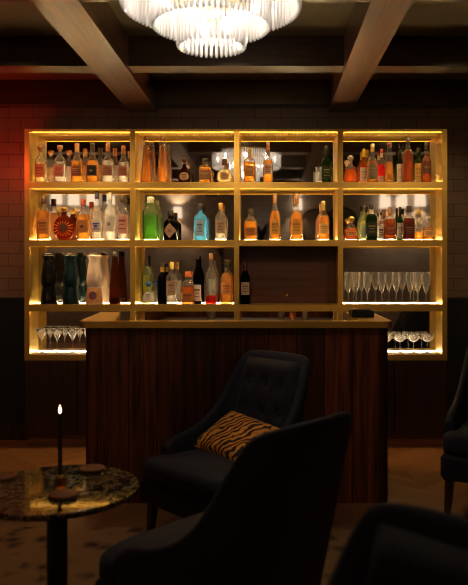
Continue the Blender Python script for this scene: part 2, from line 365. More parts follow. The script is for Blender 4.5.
def patch(R, H, pr, z0, z1, ang, ex, dy, off, shape, nu=16, nv=12, shift=0.0):
    def fn(u, v):
        s = 2*v - 1
        k = 1.0 if shape == 'rect' else (1-abs(s)*.98 if shape == 'diamond' else math.sqrt(max(.0005, 1-s*s)))
        z = z0 + (z1-z0)*v
        a = -PI/2 + shift + (u-.5)*2*ang*k
        r = R*prof_r(pr, z) + off
        p = sup(r, a, ex, dy)
        return (p[0], p[1], z*H)
    return MB().grid(fn, nu, nv)
def bottle(cx, wpx, topy, zs, label, style='round', glass=None, liquid=None, fill=.55, cap=(.02,.015,.012), capr=1.15, lab=None, lz=(.10,.42),
           lshape='rect', lang=.95, ink=None, ink2=None, ex=2.0, dy=1.0, D=5.495, name='glass_bottle', cap_h=None, foil=None, capshape='cyl', metalcap=False):
    x = wx(cx, D); R = wpx*D/F/2; H = wz(topy, D) - zs
    pr = PROF[style]; zn = pr[-1][1]; rn = pr[-1][0]*R
    root = empty(name, (x, D, zs + .0006)); tag(root, label, 'bottle')
    gm = glass or CLEARG
    full = [(r*R, z*H) for r, z in pr]
    MB().lathe(full, 28, ex=ex, dy=dy).build('body', gm, root)
    if liquid:
        lp = [(r*R*.93, max(z*H, .006)) for r, z in pr if z <= fill] + [(prof_r(pr, fill)*R*.93, fill*H)]
        MB().lathe(lp, 28, ex=ex, dy=dy).build('liquid', liquid, root)
    cm = pbr('cap_%.2f_%.2f_%.2f' % cap + ('m' if metalcap else ''), cap, .35, .8 if metalcap else 0)
    h = H*(1-zn); z0 = zn*H
    cr = rn*capr
    if capshape == 'ball':
        prf = [(rn*.8,z0-.004),(rn*.85,z0+h*.1),(cr*.8,z0+h*.3),(cr,z0+h*.6),(cr*.75,z0+h*.9),(cr*.2,z0+h)]
    elif capshape == 'stopper':
        prf = [(rn*.8,z0-.004),(rn*.85,z0+h*.25),(cr*1.25,z0+h*.3),(cr*1.3,z0+h*.92),(cr*1.1,z0+h)]
    else:
        prf = [(cr,z0-.25*h),(cr,z0+h*.93),(cr*.9,z0+h)]
    MB().lathe(prf, 20, ex=2, dy=1 if dy > .7 else .9).build('cap', cm, root)
    if foil:
        zf = zn - .14
        fm = pbr('foil_%.2f_%.2f_%.2f' % foil, foil, .4, .4)
        MB().lathe([(prof_r(pr, z)*R+.0012, z*H) for z in (zf, zf+.045, zf+.09, zn-.005)], 20, ex=ex, dy=dy, caps=False).build('neck_foil', fm, root)
    if lab:
        lm = pbr('paper_%.2f_%.2f_%.2f' % lab, lab, .7)
        lo = patch(R, H, pr, lz[0], lz[1], lang, ex, dy, .0010, lshape).build('label', lm, root)
        if ink:
            im = pbr('ink_%.2f_%.2f_%.2f' % ink, ink, .6)
            d = lz[1]-lz[0]
            for q, (za, zb, an) in enumerate(((.62,.74,.62),(.46,.52,.45),(.24,.30,.55))):
                p = patch(R, H, pr, lz[0]+d*za, lz[0]+d*zb, lang*an*(.75 if lshape != 'rect' else 1), ex, dy, .0017, 'rect', 8, 2); p.build('lettering', im, lo)
        if ink2:
            im = pbr('ink_%.2f_%.2f_%.2f' % ink2, ink2, .6)
            d = lz[1]-lz[0]
            patch(R, H, pr, lz[0]+d*.36, lz[0]+d*.60, lang*.28, ex, dy, .0021, 'circle', 10, 8).build('emblem', im, lo)
    return root
def liq(name, c, body=.5, t=None): return glassy('liquid_'+name, t or c, body, c, .05, .05, .30)
AMB = liq('amber', (.86,.46,.07), .48, (1,.72,.30)); AMBD = liq('dark_amber', (.60,.22,.035), .5, (.9,.45,.12)); HONEY = liq('honey', (.60,.28,.05), .42, (.95,.62,.24)); GOLD = liq('gold', (.95,.58,.14), .5)
PALE = liq('pale', (.97,.86,.60), .42); WHITE = liq('clear_spirit', (.97,.95,.93), .36); GREEN = liq('green', (.20,.44,.09), .42, (.42,.75,.25))
REDL = liq('red', (.75,.03,.03), .6); ORANGE = liq('orange', (.95,.52,.11), .5, (1,.72,.32)); REDAMB = liq('red_amber', (.55,.17,.03), .45, (.9,.40,.12))
BLUEG = glassy('blue_glass', (.30,.66,.90), .40, (.25,.62,.92)); FROST = glassy('frosted_glass', (.85,.86,.86), .55, (.92,.91,.90), .25)
BLACKG = glassy('black_glass', (.02,.02,.022), .5, (.012,.012,.014)); GREENG = glassy('dark_green_glass', (.06,.13,.03), .4, (.04,.08,.015))
BROWNG = glassy('brown_glass', (.85,.55,.25), .30, (.50,.22,.05)); TINTG = glassy('green_tint_glass', (.75,.86,.66), .2, (.8,.9,.6))
W = (.80,.76,.68); TAN = (.62,.42,.24); BK = (.02,.018,.016); RB = (.30,.07,.03); GR = (.36,.30,.24); CU = (.45,.20,.09); GD = (.75,.50,.16)

B = bottle
# left bay, top shelf
B(41,12.4,145.5,Z1,'pale bottle with red label and copper stopper, far left of the top shelf','apoth',liquid=PALE,cap=CU,lab=(.62,.20,.07),lz=(.14,.50),ink=(.35,.06,.03),capshape='stopper')
B(60,12,145.5,Z1,'clear bottle with faded red label and copper stopper, second on the top shelf','apoth',liquid=WHITE,cap=CU,lab=(.45,.20,.14),lz=(.16,.48),ink=(.5,.08,.04),capshape='stopper')
B(77,12,143.5,Z1,'amber bottle with brown-red label beside the black-labelled one, top left shelf','tall',liquid=AMB,cap=CU,lab=(.28,.08,.03),lz=(.17,.43),foil=(.55,.32,.1),ink=(.6,.4,.2))
B(92.5,12,143,Z1,'amber bottle with square black label on the top left shelf','tall',liquid=AMB,cap=BK,lab=BK,lz=(.17,.43),foil=(.10,.06,.03),ink2=(.3,.25,.15))
B(108,11.6,143,Z1,'clear bottle with red and brown label and copper neck, top left shelf','tall',liquid=WHITE,cap=CU,lab=(.38,.20,.13),lz=(.17,.43),foil=CU,ink=(.5,.1,.04))
B(123.5,11,146,Z1,'clear bottle with rose label right beside the first inner brass post, top shelf','tall',liquid=WHITE,cap=CU,lab=(.46,.24,.17),lz=(.17,.45),foil=(.4,.18,.1),ink=(.5,.16,.08))
# left bay, second shelf
B(44,12.6,196,Z2,'square amber bottle with dark brown cap, far left of the second shelf','square',liquid=AMB,fill=.66,cap=(.06,.025,.015),capr=1.3,lab=(.60,.26,.06),lz=(.14,.5),ink=(.3,.1,.03),ex=4)
r = B(64,21,207,Z2,'round red-brown decanter with sunburst rays on the second left shelf','disc',glass=glassy('ruby_glass',(.40,.10,.03),.5,(.22,.05,.012)),cap=GD,metalcap=True,capshape='ball',capr=1.5,dy=.42,name='decanter',lab=(.10,.05,.03),lz=(.22,.50),lshape='circle',lang=.40)
# rays of the sunburst decanter
rr = 21*5.495/F/2; rayb = MB()
Hd = wz(207,5.495)-Z2
for k in range(16):
    a = 2*PI*k/16; ca, sa = math.cos(a), math.sin(a)
    pts = []
    for q in (.45,.70,.95):
        pts.append((ca*rr*q, -rr*.42*math.sqrt(max(.02,1-q*q*.97))-.001, Hd*.36+sa*rr*q))
    rayb.tube(pts, [.0016,.0032,.0022], 6)
rayb.build('ray', pbr('gilt_ray',(.75,.36,.10),.4,.3), r)
B(83.5,12.6,199,Z2,'amber bottle with red cap and centre badge beside the sunburst decanter','square',liquid=AMB,fill=.62,cap=(.40,.06,.03),lab=(.60,.26,.08),lz=(.18,.48),ink2=(.14,.05,.02),ex=4)
B(97,11.2,191.5,Z2,'clear bottle with blue script and dark blue cap on the second left shelf','vodka',liquid=WHITE,fill=.6,cap=(.02,.03,.10),lab=W,lz=(.16,.42),ink=(.05,.10,.62),ink2=(.05,.12,.7))
B(110,10.8,192.5,Z2,'frosted clear bottle with grey emblem and pale cap on the second left shelf','vodka',glass=FROST,cap=(.72,.68,.62),ink2=(.3,.27,.24),lab=(.80,.78,.74),lz=(.18,.5))
B(123,12,195,Z2,'clear bottle with pink label and black cap beside the first inner brass post','vodka',liquid=WHITE,cap=BK,lab=(.72,.42,.36),lz=(.14,.56),ink=(.35,.10,.08),capr=1.3)
# left bay, third shelf: ceramic bottles
def bell(cx, topy, mat, capm, label, base=None, D=5.49):
    H = wz(topy, D) - Z3; R = .068
    root = empty('ceramic_bottle', (wx(cx, D), D, Z3+.0006)); tag(root, label, 'bottle')
    pr = [(.96,0),(1,.012),(.95,.12),(.86,.26),(.77,.33),(.755,.345),(.84,.37),(.91,.43),(.92,.50),(.86,.60),(.75,.72),(.665,.82),(.65,.88),(.75,.93),(.80,.955),(.80,.97),(.74,.98)]
    MB().lathe([(r*R, z*H) for r, z in pr], 28).build('body', mat, root)
    MB().lathe([(R*.62,.97*H),(R*.74,.985*H),(R*.60,1.02*H),(R*.28,1.04*H)], 20).build('stopper', capm, root)
    if base: 
        b = patch(R, H, pr, .03, .325, 1.4, 2, 1, .001, 'rect').build('painted_band', base, root)
        im = pbr('ink_flower', (.18,.05,.10), .5)
        patch(R, H, pr, .09, .26, .5, 2, 1, .0018, 'circle').build('flower', im, b)
    return root
CBLK = pbr('black_glaze', (.008,.008,.009), .12); CTEAL = pbr('teal_glaze', (.006,.024,.031), .22)
CWHT = pbr('white_glaze', (.78,.62,.50), .25, var=.1, vscale=12); CORG = pbr('orange_paint', (.75,.36,.14), .35, var=.5, vscale=40); CBRN = pbr('dark_brown_stopper', (.05,.018,.012), .4)
bell(49,254,CBLK,CBLK,'glossy black waisted ceramic bottle at the far left of the third shelf')
bell(71,254,CTEAL,CBRN,'dark teal waisted ceramic bottle between the black and white ones')
bell(94.5,254,CWHT,CBRN,'white waisted ceramic bottle with painted orange base, third shelf',CORG)
B(115,12,251,Z3,'tall brown tapered glass bottle with black cap beside the white ceramic bottle','cone',glass=glassy('deep_brown_glass',(.42,.17,.07),.35,(.16,.05,.018)),liquid=liq('cola',(.25,.06,.02),.6),fill=.12,cap=BK,capr=1.25)
# second bay, top shelf
B(146.5,11.5,136,Z1,'tall slender tapered amber bottle, left of the pair on the top shelf','cone',liquid=HONEY,fill=.8,cap=(.20,.08,.03),capshape='ball',capr=1.1)
B(162.5,11.5,136.5,Z1,'tall slender tapered amber bottle, right of the pair on the top shelf','cone',liquid=HONEY,fill=.8,cap=(.20,.08,.03),capshape='ball',capr=1.1)
B(184.5,13.6,159,Z1,'dark round flask with round tan label on the top shelf','decant',glass=glassy('dark_brown_glass',(.10,.03,.012),.5,(.07,.02,.01)),cap=(.10,.04,.02),lab=TAN,lz=(.10,.44),lshape='circle',lang=.75,dy=.62,ink=(.25,.12,.05),capshape='stopper',capr=1.3)
B(205,12,158.5,Z1,'square amber decanter with black stopper on the top shelf','square',liquid=AMB,fill=.62,cap=BK,lab=(.42,.22,.08),lz=(.12,.50),lshape='rect',ex=4,ink=(.7,.5,.25),capr=1.3,name='decanter')
B(224.5,16,159,Z1,'round clear flask with round tan label left of the middle brass post','decant',liquid=PALE,cap=(.07,.035,.02),lab=TAN,lz=(.12,.46),lshape='circle',lang=.62,dy=.55,ink=(.3,.16,.08),capr=1.2)
# second bay, second shelf
B(150.5,15.2,196.5,Z2,'fluted clear bottle of bright green liquid on the second shelf','shaker',glass=TINTG,liquid=GREEN,fill=.58,cap=(.62,.58,.42),capshape='ball',capr=.95,ex=3)
B(170.5,14,210.5,Z2,'black apothecary bottle with tan diamond label on the second shelf','apoth',glass=BLACKG,cap=BK,lab=(.55,.36,.22),lz=(.08,.56),lshape='diamond',lang=1.0,ink2=(.35,.18,.10),capr=1.35)
B(200.3,12.8,204,Z2,'sky blue rectangular bottle with dark cap on the second shelf','square',glass=BLUEG,cap=(.02,.025,.035),lab=(.45,.68,.80),lz=(.12,.56),lang=.6,ink=(.10,.22,.4),ink2=(.2,.4,.6),ex=5,dy=.7,capr=1.25)
B(220.7,11,203,Z2,'clear bottle with gold cap and tan label left of the middle post','square',liquid=WHITE,cap=GD,metalcap=True,lab=(.60,.45,.30),lz=(.18,.56),lang=.8,ink=(.35,.16,.08),ink2=(.35,.16,.08),ex=4,capr=1.2)
# second bay, third shelf
B(146.5,9,255.5,Z3,'yellow-green bottle with dark capped neck standing behind the blue-stoppered flask','wine',glass=TINTG,liquid=liq('chartreuse',(.75,.70,.15),.4),fill=.6,cap=BK,D=5.562,capr=1.1,foil=(.05,.05,.04))
B(148.5,14,281.5,Z3,'squat round clear flask with blue stopper and round white label','decant',liquid=WHITE,cap=(.02,.10,.38),lab=W,lz=(.12,.56),lshape='circle',lang=.75,dy=.6,capshape='ball',capr=1.7,ink=(.25,.2,.15),D=5.45)
B(162,9,263.5,Z3,'dark bottle with gold neck band, third shelf left half','wine',glass=BLACKG,cap=BK,foil=(.55,.36,.1),capr=1.3,D=5.50)
B(171.8,11,262,Z3,'clear bottle with gold cork and tan square label on the third shelf','square',liquid=WHITE,cap=GD,lab=(.50,.34,.20),lz=(.22,.56),lang=.75,ink=(.28,.14,.07),ex=4,D=5.47,capr=1.2)
B(188,12.5,271.5,Z3,'square amber bottle with orange-red cap on the third shelf','square',liquid=AMBD,cap=(.55,.13,.03),lab=(.55,.20,.04),lz=(.10,.36),ink=(.25,.08,.02),ex=4,D=5.46,capr=1.4)
B(197.5,9,256,Z3,'dark slim bottle with white label and thin cork on the third shelf','wine',glass=BLACKG,cap=(.03,.02,.018),lab=W,lz=(.06,.40),ink=(.3,.2,.12),D=5.53,capr=.9)
B(211,11,253.5,Z3,'clear bottle with a little red liquid and a brown cork','round',liquid=REDL,fill=.17,cap=(.22,.10,.05),lab=(.55,.60,.50),lz=(.24,.50),lang=.35,D=5.47,capr=1.3)
B(226.5,12,260,Z3,'bright orange bottle with black cap left of the middle post','vodka',liquid=ORANGE,fill=.72,cap=BK,lab=(.85,.40,.10),lz=(.22,.5),ink=(.6,.12,.03),D=5.48,capr=1.3)
# third bay
B(249.5,11.2,148.5,Z1,'squat amber bottle with pale cork right of the middle post, top shelf','square',liquid=AMB,fill=.60,cap=(.55,.38,.18),ex=4,capr=1.15,lab=(.55,.22,.06),lz=(.18,.48),lang=.7,ink=(.7,.45,.2))
B(268,9.8,142,Z1,'tall amber bottle with copper neck and slanted label on the top shelf','tall',liquid=AMB,cap=CU,foil=(.35,.15,.06),lab=(.55,.42,.34),lz=(.20,.46),ink=(.5,.12,.03))
B(326.5,10.6,146,Z1,'dark green bottle with black cap at the right of the third bay','round',glass=GREENG,cap=BK,lab=(.03,.035,.02),lz=(.10,.46),ink=(.35,.40,.15),foil=(.02,.03,.015))
B(250.5,13,209,Z2,'flat amber bottle with black cap right of the middle post, second shelf','apoth',liquid=AMB,fill=.60,cap=BK,lab=(.70,.28,.06),lz=(.12,.42),dy=.7,ex=3,ink=(.4,.12,.03),capr=1.25)
B(275,10.8,193,Z2,'tall amber bourbon style bottle, left of the two on the second shelf','tall',liquid=AMB,fill=.62,cap=(.48,.28,.14),foil=(.45,.22,.08),lab=(.80,.42,.08),lz=(.12,.44),ink=(.5,.22,.05))
B(296.5,12.4,194,Z2,'tall amber bourbon style bottle, right of the two on the second shelf','tall',liquid=AMB,fill=.62,cap=(.48,.24,.12),foil=(.5,.25,.08),lab=(.78,.38,.07),lz=(.12,.44),ink=(.5,.2,.05))
B(323.5,11.8,201,Z2,'golden bottle with pale gold label at the right of the second shelf','round',liquid=GOLD,fill=.62,cap=GD,lab=(.88,.60,.22),lz=(.16,.42),ink=(.6,.3,.06),foil=GD)
B(245.3,10,262,Z3,'dark wine bottle with pale label standing before the dark wooden door','wine',glass=BLACKG,cap=(.14,.015,.015),lab=(.52,.38,.28),lz=(.22,.52),ink=(.25,.14,.1),foil=(.12,.015,.015),name='wine_bottle')
g = empty('shot_glass', (wx(318.5,5.48),5.48,Z1+.0006)); tag(g,'small clear glass left of the dark green bottle on the top shelf','glass')
MB().lathe([(.020,0),(.021,.008),(.024,.125),(.022,.125),(.019,.012)],20,caps=True).build('bowl',STEMG,g)
# right bay, top shelf
B(350.5,13.6,155.5,Z1,'round cognac decanter with crystal stopper at the left of the right bay','decant',liquid=REDAMB,fill=.5,cap=(.75,.68,.60),capshape='ball',capr=1.7,dy=.65,name='decanter')
B(363.8,9,149,Z1,'dark bottle with yellow cap and white slanted label','round',glass=BROWNG,liquid=AMBD,cap=(.72,.52,.05),lab=W,lz=(.06,.46),foil=(.72,.52,.05),D=5.55,ink=(.5,.45,.4))
B(372.5,10.8,144,Z1,'amber bottle with tall brown label and gold neck in the right bay','tall',liquid=AMB,cap=GD,lab=(.36,.26,.16),lz=(.08,.48),foil=(.6,.38,.1),ink=(.5,.38,.2),D=5.475)
B(381.5,8.6,149,Z1,'red bottle with red cap and low white label in the right bay','round',liquid=REDL,fill=.56,cap=(.45,.03,.02),lab=W,lz=(.05,.22),foil=(.62,.55,.4),D=5.555,ink=(.5,.1,.08))
B(389.3,10.2,143,Z1,'clear tapered bottle of pale amber with dark red cap in the right bay','cone',liquid=ORANGE,fill=.52,cap=(.14,.02,.02),capr=1.1,D=5.475,lab=(.60,.25,.08),lz=(.08,.2),lang=.6,ink=(.5,.05,.03))
B(400,8.4,149,Z1,'dark bottle with tall cream label left of the tallest reddish bottle','round',glass=GREENG,cap=BK,lab=(.82,.74,.56),lz=(.05,.56),D=5.555,ink=(.6,.5,.35))
B(408,10.8,137.5,Z1,'tallest dark reddish bottle with black cap on the right bay top shelf','wine',liquid=REDAMB,fill=.72,cap=BK,capr=1.2,D=5.475)
B(417.8,8.4,148,Z1,'dark bottle with yellow label right of the tallest reddish bottle','round',glass=GREENG,cap=(.10,.10,.05),lab=(.80,.58,.14),lz=(.05,.56),D=5.555,ink=(.6,.38,.06))
B(426.3,10,142,Z1,'dark amber bottle with black cap at the far right of the top shelf','tall',liquid=REDAMB,fill=.7,cap=BK,lab=(.20,.07,.04),lz=(.20,.46),foil=BK,D=5.49,ink=(.5,.3,.1))
# right bay, second shelf
B(351.5,13.6,216.5,Z2,'squat round amber decanter with gold stopper at the left of the right bay','decant',liquid=REDAMB,fill=.5,cap=GD,metalcap=True,capshape='ball',capr=1.8,dy=.7,name='decanter',lab=(.70,.36,.14),lz=(.18,.38),ink=(.4,.12,.05))
B(364,9,205,Z2,'clear greenish bottle half hidden behind the dark pale-collared bottle','round',glass=TINTG,liquid=PALE,cap=BK,D=5.55,lab=(.35,.50,.38),lz=(.08,.42),capr=1.3)
B(371.3,11.2,204,Z2,'dark bottle with cream collar and black cap on the right bay second shelf','square',glass=GREENG,cap=BK,foil=(.75,.60,.40),lab=(.03,.03,.02),lz=(.12,.5),ex=4,D=5.475,ink=(.35,.25,.1))
B(380.8,7,212,Z2,'slim clear bottle with black and white label between two dark bottles','round',liquid=WHITE,cap=BK,lab=(.7,.68,.64),lz=(.08,.5),ink=BK,D=5.55)
B(390,12.2,207,Z2,'red-amber round shouldered bottle with slim copper neck, right bay','apoth',liquid=REDAMB,fill=.64,cap=(.42,.20,.12),foil=(.38,.16,.08),D=5.475,lab=(.34,.06,.03),lz=(.15,.46),ink=(.6,.3,.12))
B(400,7.4,207,Z2,'small dark capped bottle with silver label in the right bay','round',glass=GREENG,cap=BK,lab=(.58,.55,.52),lz=(.06,.52),D=5.55,ink=(.3,.28,.26))
B(408.8,12.4,206,Z2,'dark red round bottle with tall black cap in the right bay','apoth',liquid=liq('deep_red',(.34,.05,.02),.6),fill=.64,cap=BK,capr=1.35,D=5.475,lab=(.14,.03,.02),lz=(.15,.46),ink=(.45,.2,.08))
B(419.5,9.4,218,Z2,'pale bottle with white cap and amber below, left of the yellow flask','decant',liquid=ORANGE,fill=.36,cap=(.80,.74,.64),capshape='stopper',capr=1.2,D=5.53)
B(428.3,11.6,216.5,Z2,'round pale yellow flask with white cap at the far right of the second shelf','decant',liquid=GOLD,fill=.52,cap=(.82,.76,.66),capshape='stopper',capr=1.2,D=5.475,dy=.75,lab=(.90,.60,.25),lz=(.16,.42),ink=(.6,.22,.06))

# ------------------------------------------------------------------ stemware
def stem_glass(name, bowl, H, rim, foot, bm=None):
    r = empty(name)
    k = []
    n = len(bowl)
    prof = bowl + [(max(a-.0012,.0008), b) for a, b in reversed(bowl[1:])]
    MB().lathe(prof, 24, caps=False).build('bowl', bm or STEMG, r)
    MB().lathe([(.0035,.006),(.0032,.03),(.003,bowl[0][1]*.6),(.004,bowl[0][1]+.002)], 12).build('stem', STEMG, r)
    MB().lathe([(foot,0),(foot,.0025),(foot*.6,.004),(.005,.009)], 24).build('foot', STEMG, r)
    return r
fl0 = stem_glass('champagne_flute', [(.0035,.085),(.010,.098),(.020,.125),(.028,.155),(.033,.185),(.034,.205),(.0325,.230),(.030,.250)], .25, .06, .032)
ORD = ['first','second','third','fourth','fifth','sixth','seventh','eighth']
def place(proto, used, px, D, z, label, cat, group):
    o = proto if not used else copy_tree(proto)
    o.location = (wx(px, D), D, z+.0006); tag(o, label, cat, group)
fr = [348.3,356.2,367.3,381.8,396.2,410.3,418.0,426.0]
for i, p in enumerate(fr): place(fl0, i > 0, p, 5.455 if i not in (1,6) else 5.545, Z3, 'clear champagne flute, %s from the left in the row on the third shelf' % ORD[i], 'glass', 'champagne flutes on the third shelf')
mg0 = stem_glass('martini_glass', [(.004,.096),(.020,.126),(.036,.157),(.0535,.190)], .19, .11, .036, BOWLG)
for i, p in enumerate((42,57.2,72.6,88)): place(mg0, i > 0, p, 5.515, Z4, 'clear martini glass, %s from the left in the row beside the bar' % ORD[i], 'glass', 'martini glasses on the bottom shelf')
cg0 = stem_glass('coupe_glass', [(.004,.085),(.024,.092),(.042,.108),(.050,.128),(.050,.145)], .15, .1, .034, BOWLG)
for i, p in enumerate((386.5,400,413.6,427.3)): place(cg0, i > 0, p, 5.515, Z4, 'clear coupe glass, %s from the left in the row on the bottom shelf' % ORD[i], 'glass', 'coupe glasses on the bottom shelf')

# ------------------------------------------------------------------ bar counter
BF = 4.13; ZB = 1.075
XLb, XRb = wx(84, BF), wx(389, BF)
bar = empty('bar_counter', ((XLb+XRb)/2, BF, 0))
tag(bar, 'dark mahogany bar counter with brass edged top before the shelves', 'bar counter')
def outline(xl, xr, xlb, yb, yf, r, n=6):
    """outer U outline from the back left, round the front corners, to the back right"""
    pts = [(xlb, yb)]
    for k in range(n+1):
        a = PI + (PI/2)*k/n; pts.append((xl + r + r*math.cos(a), yf + r + r*math.sin(a)))
    for k in range(n+1):
        a = 1.5*PI + (PI/2)*k/n; pts.append((xr - r + r*math.cos(a), yf + r + r*math.sin(a)))
    pts.append((xr, yb)); return pts
def u_slab(out, inn, z0, z1):
    mb = MB(); n = len(out)
    vs = [(x,y,z0) for x,y in out] + [(x,y,z0) for x,y in inn] + [(x,y,z1) for x,y in out] + [(x,y,z1) for x,y in inn]
    fs = []
    for i in range(n-1):
        fs += [(2*n+i,2*n+i+1,3*n+i+1,3*n+i), (i,n+i,n+i+1,i+1), (i,i+1,2*n+i+1,2*n+i), (n+i,3*n+i,3*n+i+1,n+i+1)]
    fs += [(0,2*n,3*n,n), (n-1,2*n-1,4*n-1,3*n-1)]
    return mb.add(vs, fs)
YBK = 4.96
oT = outline(XLb-.03, XRb+.02, XLb-.10, YBK, BF-.03, .05)
iT = outline(XLb+.17, XRb-.17, XLb+.04, YBK, BF+.06, .01)
sub(u_slab(oT, iT, ZB-.038, ZB), 'top', BRASST, bar)
oP = outline(XLb, XRb, XLb-.06, YBK-.02, BF, .045)
iP = outline(XLb+.05, XRb-.05, XLb-.01, YBK-.02, BF+.05, .01)
sub(u_slab(oP, iP, .0, ZB-.038), 'front_panel', MAHOG, bar)
sub(MB().box(XLb+.06, XRb-.06, BF+.06, BF+.55, .86, .885), 'worktop', STEEL, bar)
sub(MB().box(XLb+.06, XRb-.06, BF+.06, BF+.50, .02, .855), 'storage_body', CABW, bar)
# things on the worktop, seen only in the mirror behind
for i, (x, h, r, m, lab) in enumerate(((-.55,.12,.045,STEEL,'steel mixing tin on the worktop behind the bar, left end'),(.13,.13,.035,CLEARG,'clear storage jar on the worktop behind the bar'),
        (.24,.11,.04,pbr('copper',(.75,.30,.14),.25,.9),'copper cup on the worktop behind the bar'),(.36,.14,.03,STEEL,'slim steel shaker on the worktop behind the bar'))):
    o = MB().lathe([(r*.8,0),(r*.85,.005),(r,h*.9),(r,h),(r*.9,h),(r*.75,.01)],20).build('mixing_tin' if m != CLEARG else 'storage_jar', m, None, (x, BF+.32, .8856)); tag(o, lab, 'bar tool')
# on the right return
x0 = wx(374, 4.5)
t = empty('serving_tray', (.600, 4.50, ZB+.0005)); tag(t, 'low black tray on the right end of the brass bar top', 'tray')
MB().box(-.07,.07,-.09,.09,0,.012,.003).build('base', BLACKP, t)
MB().box(-.07,.07,-.09,-.08,.012,.040).box(-.07,.07,.08,.09,.012,.040).box(-.07,-.062,-.08,.08,.012,.040).box(.062,.07,-.08,.08,.012,.040).build('rim', BLACKP, t)
nb = MB()
nb.box(-.022,.022,-.05,.05,0,.012,.004).box(-.021,.021,-.048,.048,.012,.023,.004).box(-.020,.020,-.046,.046,.023,.034,.004)
o = nb.build('folded_napkin', pbr('tan_linen', (.55,.35,.12), .8, bump=.3), None, (.592, 4.78, ZB+.0005)); tag(o, 'folded tan napkin beside the black tray on the bar top', 'napkin')

# ------------------------------------------------------------------ rug, chairs, cushions
rug = MB().box(-2.6, .93, .2, 3.74, 0, .006).build('rug', rug_mat()); tag(rug, 'brown and beige patterned rug under the chairs and the marble table', 'rug')
def chair_proto():
    root = empty('armchair')
    half = [((.302,.10),(.304,.10,.455)), ((.305,.15),(.310,.15,.490)), ((.305,.21),(.311,.21,.503)), ((.305,.30),(.309,.32,.523)), ((.303,.42),(.300,.46,.612)),
            ((.285,.455),(.283,.56,.765)), ((.240,.505),(.262,.635,.880)), ((.190,.520),(.228,.675,.914)), ((.10,.526),(.125,.69,.918)), ((0,.527),(0,.693,.918))]
    full = [((-b[0],b[1]),(-t[0],t[1],t[2])) for b, t in half] + [(b, t) for b, t in reversed(half[:-1])]
    # split every span once so the modifier keeps the profile
    nU = len(full); nV = 7; TK = .062; zb = .20
    outr, inn = [], []
    for i, (b, t) in enumerate(full):
        B0 = Vector((b[0], b[1], zb)); T0 = Vector(t)
        # inward direction: towards the middle of the seat
        pb = full[max(i-1,0)][0]; nb_ = full[min(i+1,nU-1)][0]
        tang = Vector((nb_[0]-pb[0], nb_[1]-pb[1], 0)).normalized(); nrm = Vector((tang.y, -tang.x, 0))
        co, ci = [], []
        for j in range(nV+1):
            v = j/nV
            P = B0.lerp(T0, v); P.x *= 1 + .02*math.sin(PI*v)
            co.append(P); ci.append(P + nrm*TK*(1-.25*v) + Vector((0,0,-.004 if j == nV else 0)))
        outr.append(co); inn.append(ci)
    rings = []
    for i in range(nU):
        mid = [(outr[i][-1]+inn[i][-1])/2 + Vector((0,0,.014))]
        rings.append(outr[i] + mid + inn[i][::-1])
    m = MB(); m.rings(rings, True, True)
    sh = m.build('shell', VELVET, root); md = sh.modifiers.new('smooth', 'SUBSURF'); md.levels = 1; md.render_levels = 2
    # seat deck and cushion
    bs = MB().box(-.240,.240,.09,.47,.205,.33,.02).box(-.300,.300,-.045,.095,.205,.333,.02).build('seat_base', VELVET, root)
    def seat(u, v):
        x = (u-.5)*2; y = (v-.5)*2
        return x, y
    m = MB(); nx, ny = 14, 14; R = []
    prof = [(.0,0),(.90,0),(.985,.012),(1,.035),(1,.060),(.985,.085),(.93,.100),(.5,.108),(.0,.111)]
    rs = []
    for k, z in prof:
        ring = []
        for q in range(96):
            p = sup(1, 2*PI*q/96, 7, 1)
            sc = max(k, .01)
            yy = .245+p[1]*.300*sc; wd = .306 if yy < .075 else (.262 + .044*max(0,(.105-yy)/.03) if yy < .105 else .262)
            ring.append((p[0]*wd*sc, yy, .332+z - .012*max(0,(abs(p[0])*sc))**4))
        rs.append(ring)
    m.rings(rs); m.build('seat_cushion', VELVET, root)
    # tufted inner back pad
    bt = []
    def back(u, v):
        s = (u-.5)*2
        z = .46 + .43*v
        w = .250 - .050*v
        y = .535 + .085*v
        edge = max(abs(s), abs(2*v-1))
        d = .050*(1-max(0,(abs(s)-.72)/.28)**2)*(1-max(0,(abs(2*v-1)-.80)/.20)**2)
        for bu, bv in BT:
            dd = ((s*w - bu*(.250-.050*bv))**2 + ((v-bv)*.43)**2)
            d -= .020*math.exp(-dd/.0011)
        return (s*w, y-d, z)
    BT = [(-.55,.72),(0,.72),(.55,.72),(-.55,.38),(0,.38),(.55,.38)]
    m = MB().grid(back, 36, 30)
    # side skirt of the pad back to the shell
    m.build('back_pad', VELVET, root)
    for bu, bv in BT:
        w = .250-.050*bv; y = .535+.085*bv
        bo = MB().lathe([(.006,-.001),(.013,.001),(.012,.005),(.006,.008),(.001,.0085)], 14).build('button', BUTTON, root)
        bo.rotation_euler = (PI/2+.12,0,0); bo.location = (bu*w, y-.031, .46+.43*bv)
    for sx in (-1,1):
        for y, dyy in ((.02,-.015),(.465,.03)):
            cx = sx*(.262 if y < .1 else .225)
            rs = []
            for z, h, o in ((.205,.021,0),(.10,.017,.5),(0,.012,1)):
                rs.append([(cx+sx*.012*o+a*h, y+dyy*o+b*h, z) for a, b in ((-1,-1),(1,-1),(1,1),(-1,1))])
            MB().rings(rs[::-1], smooth=False).build('leg', LEGW, root)
    return root
def put(root, P, b, label, z=.0005):
    root.location = (P[0], P[1], z); l = math.hypot(*b)
    root.rotation_euler = (0,0,math.atan2(-b[0]/l, b[1]/l)); tag(root, label, 'armchair', 'velvet armchairs around the tables')
ch = chair_proto()
A_P, A_b = (-.41,3.35), (.707,.707)
B_P, B_b = (-.37,2.565), (.75,-.66)
C_P, C_b = (-.080,.80), (.69,.69)
D_P, D_b = (1.261,3.72), (.43,.90)
put(ch, A_P, A_b, 'navy velvet armchair with buttoned back and tiger cushion before the bar', .0065)
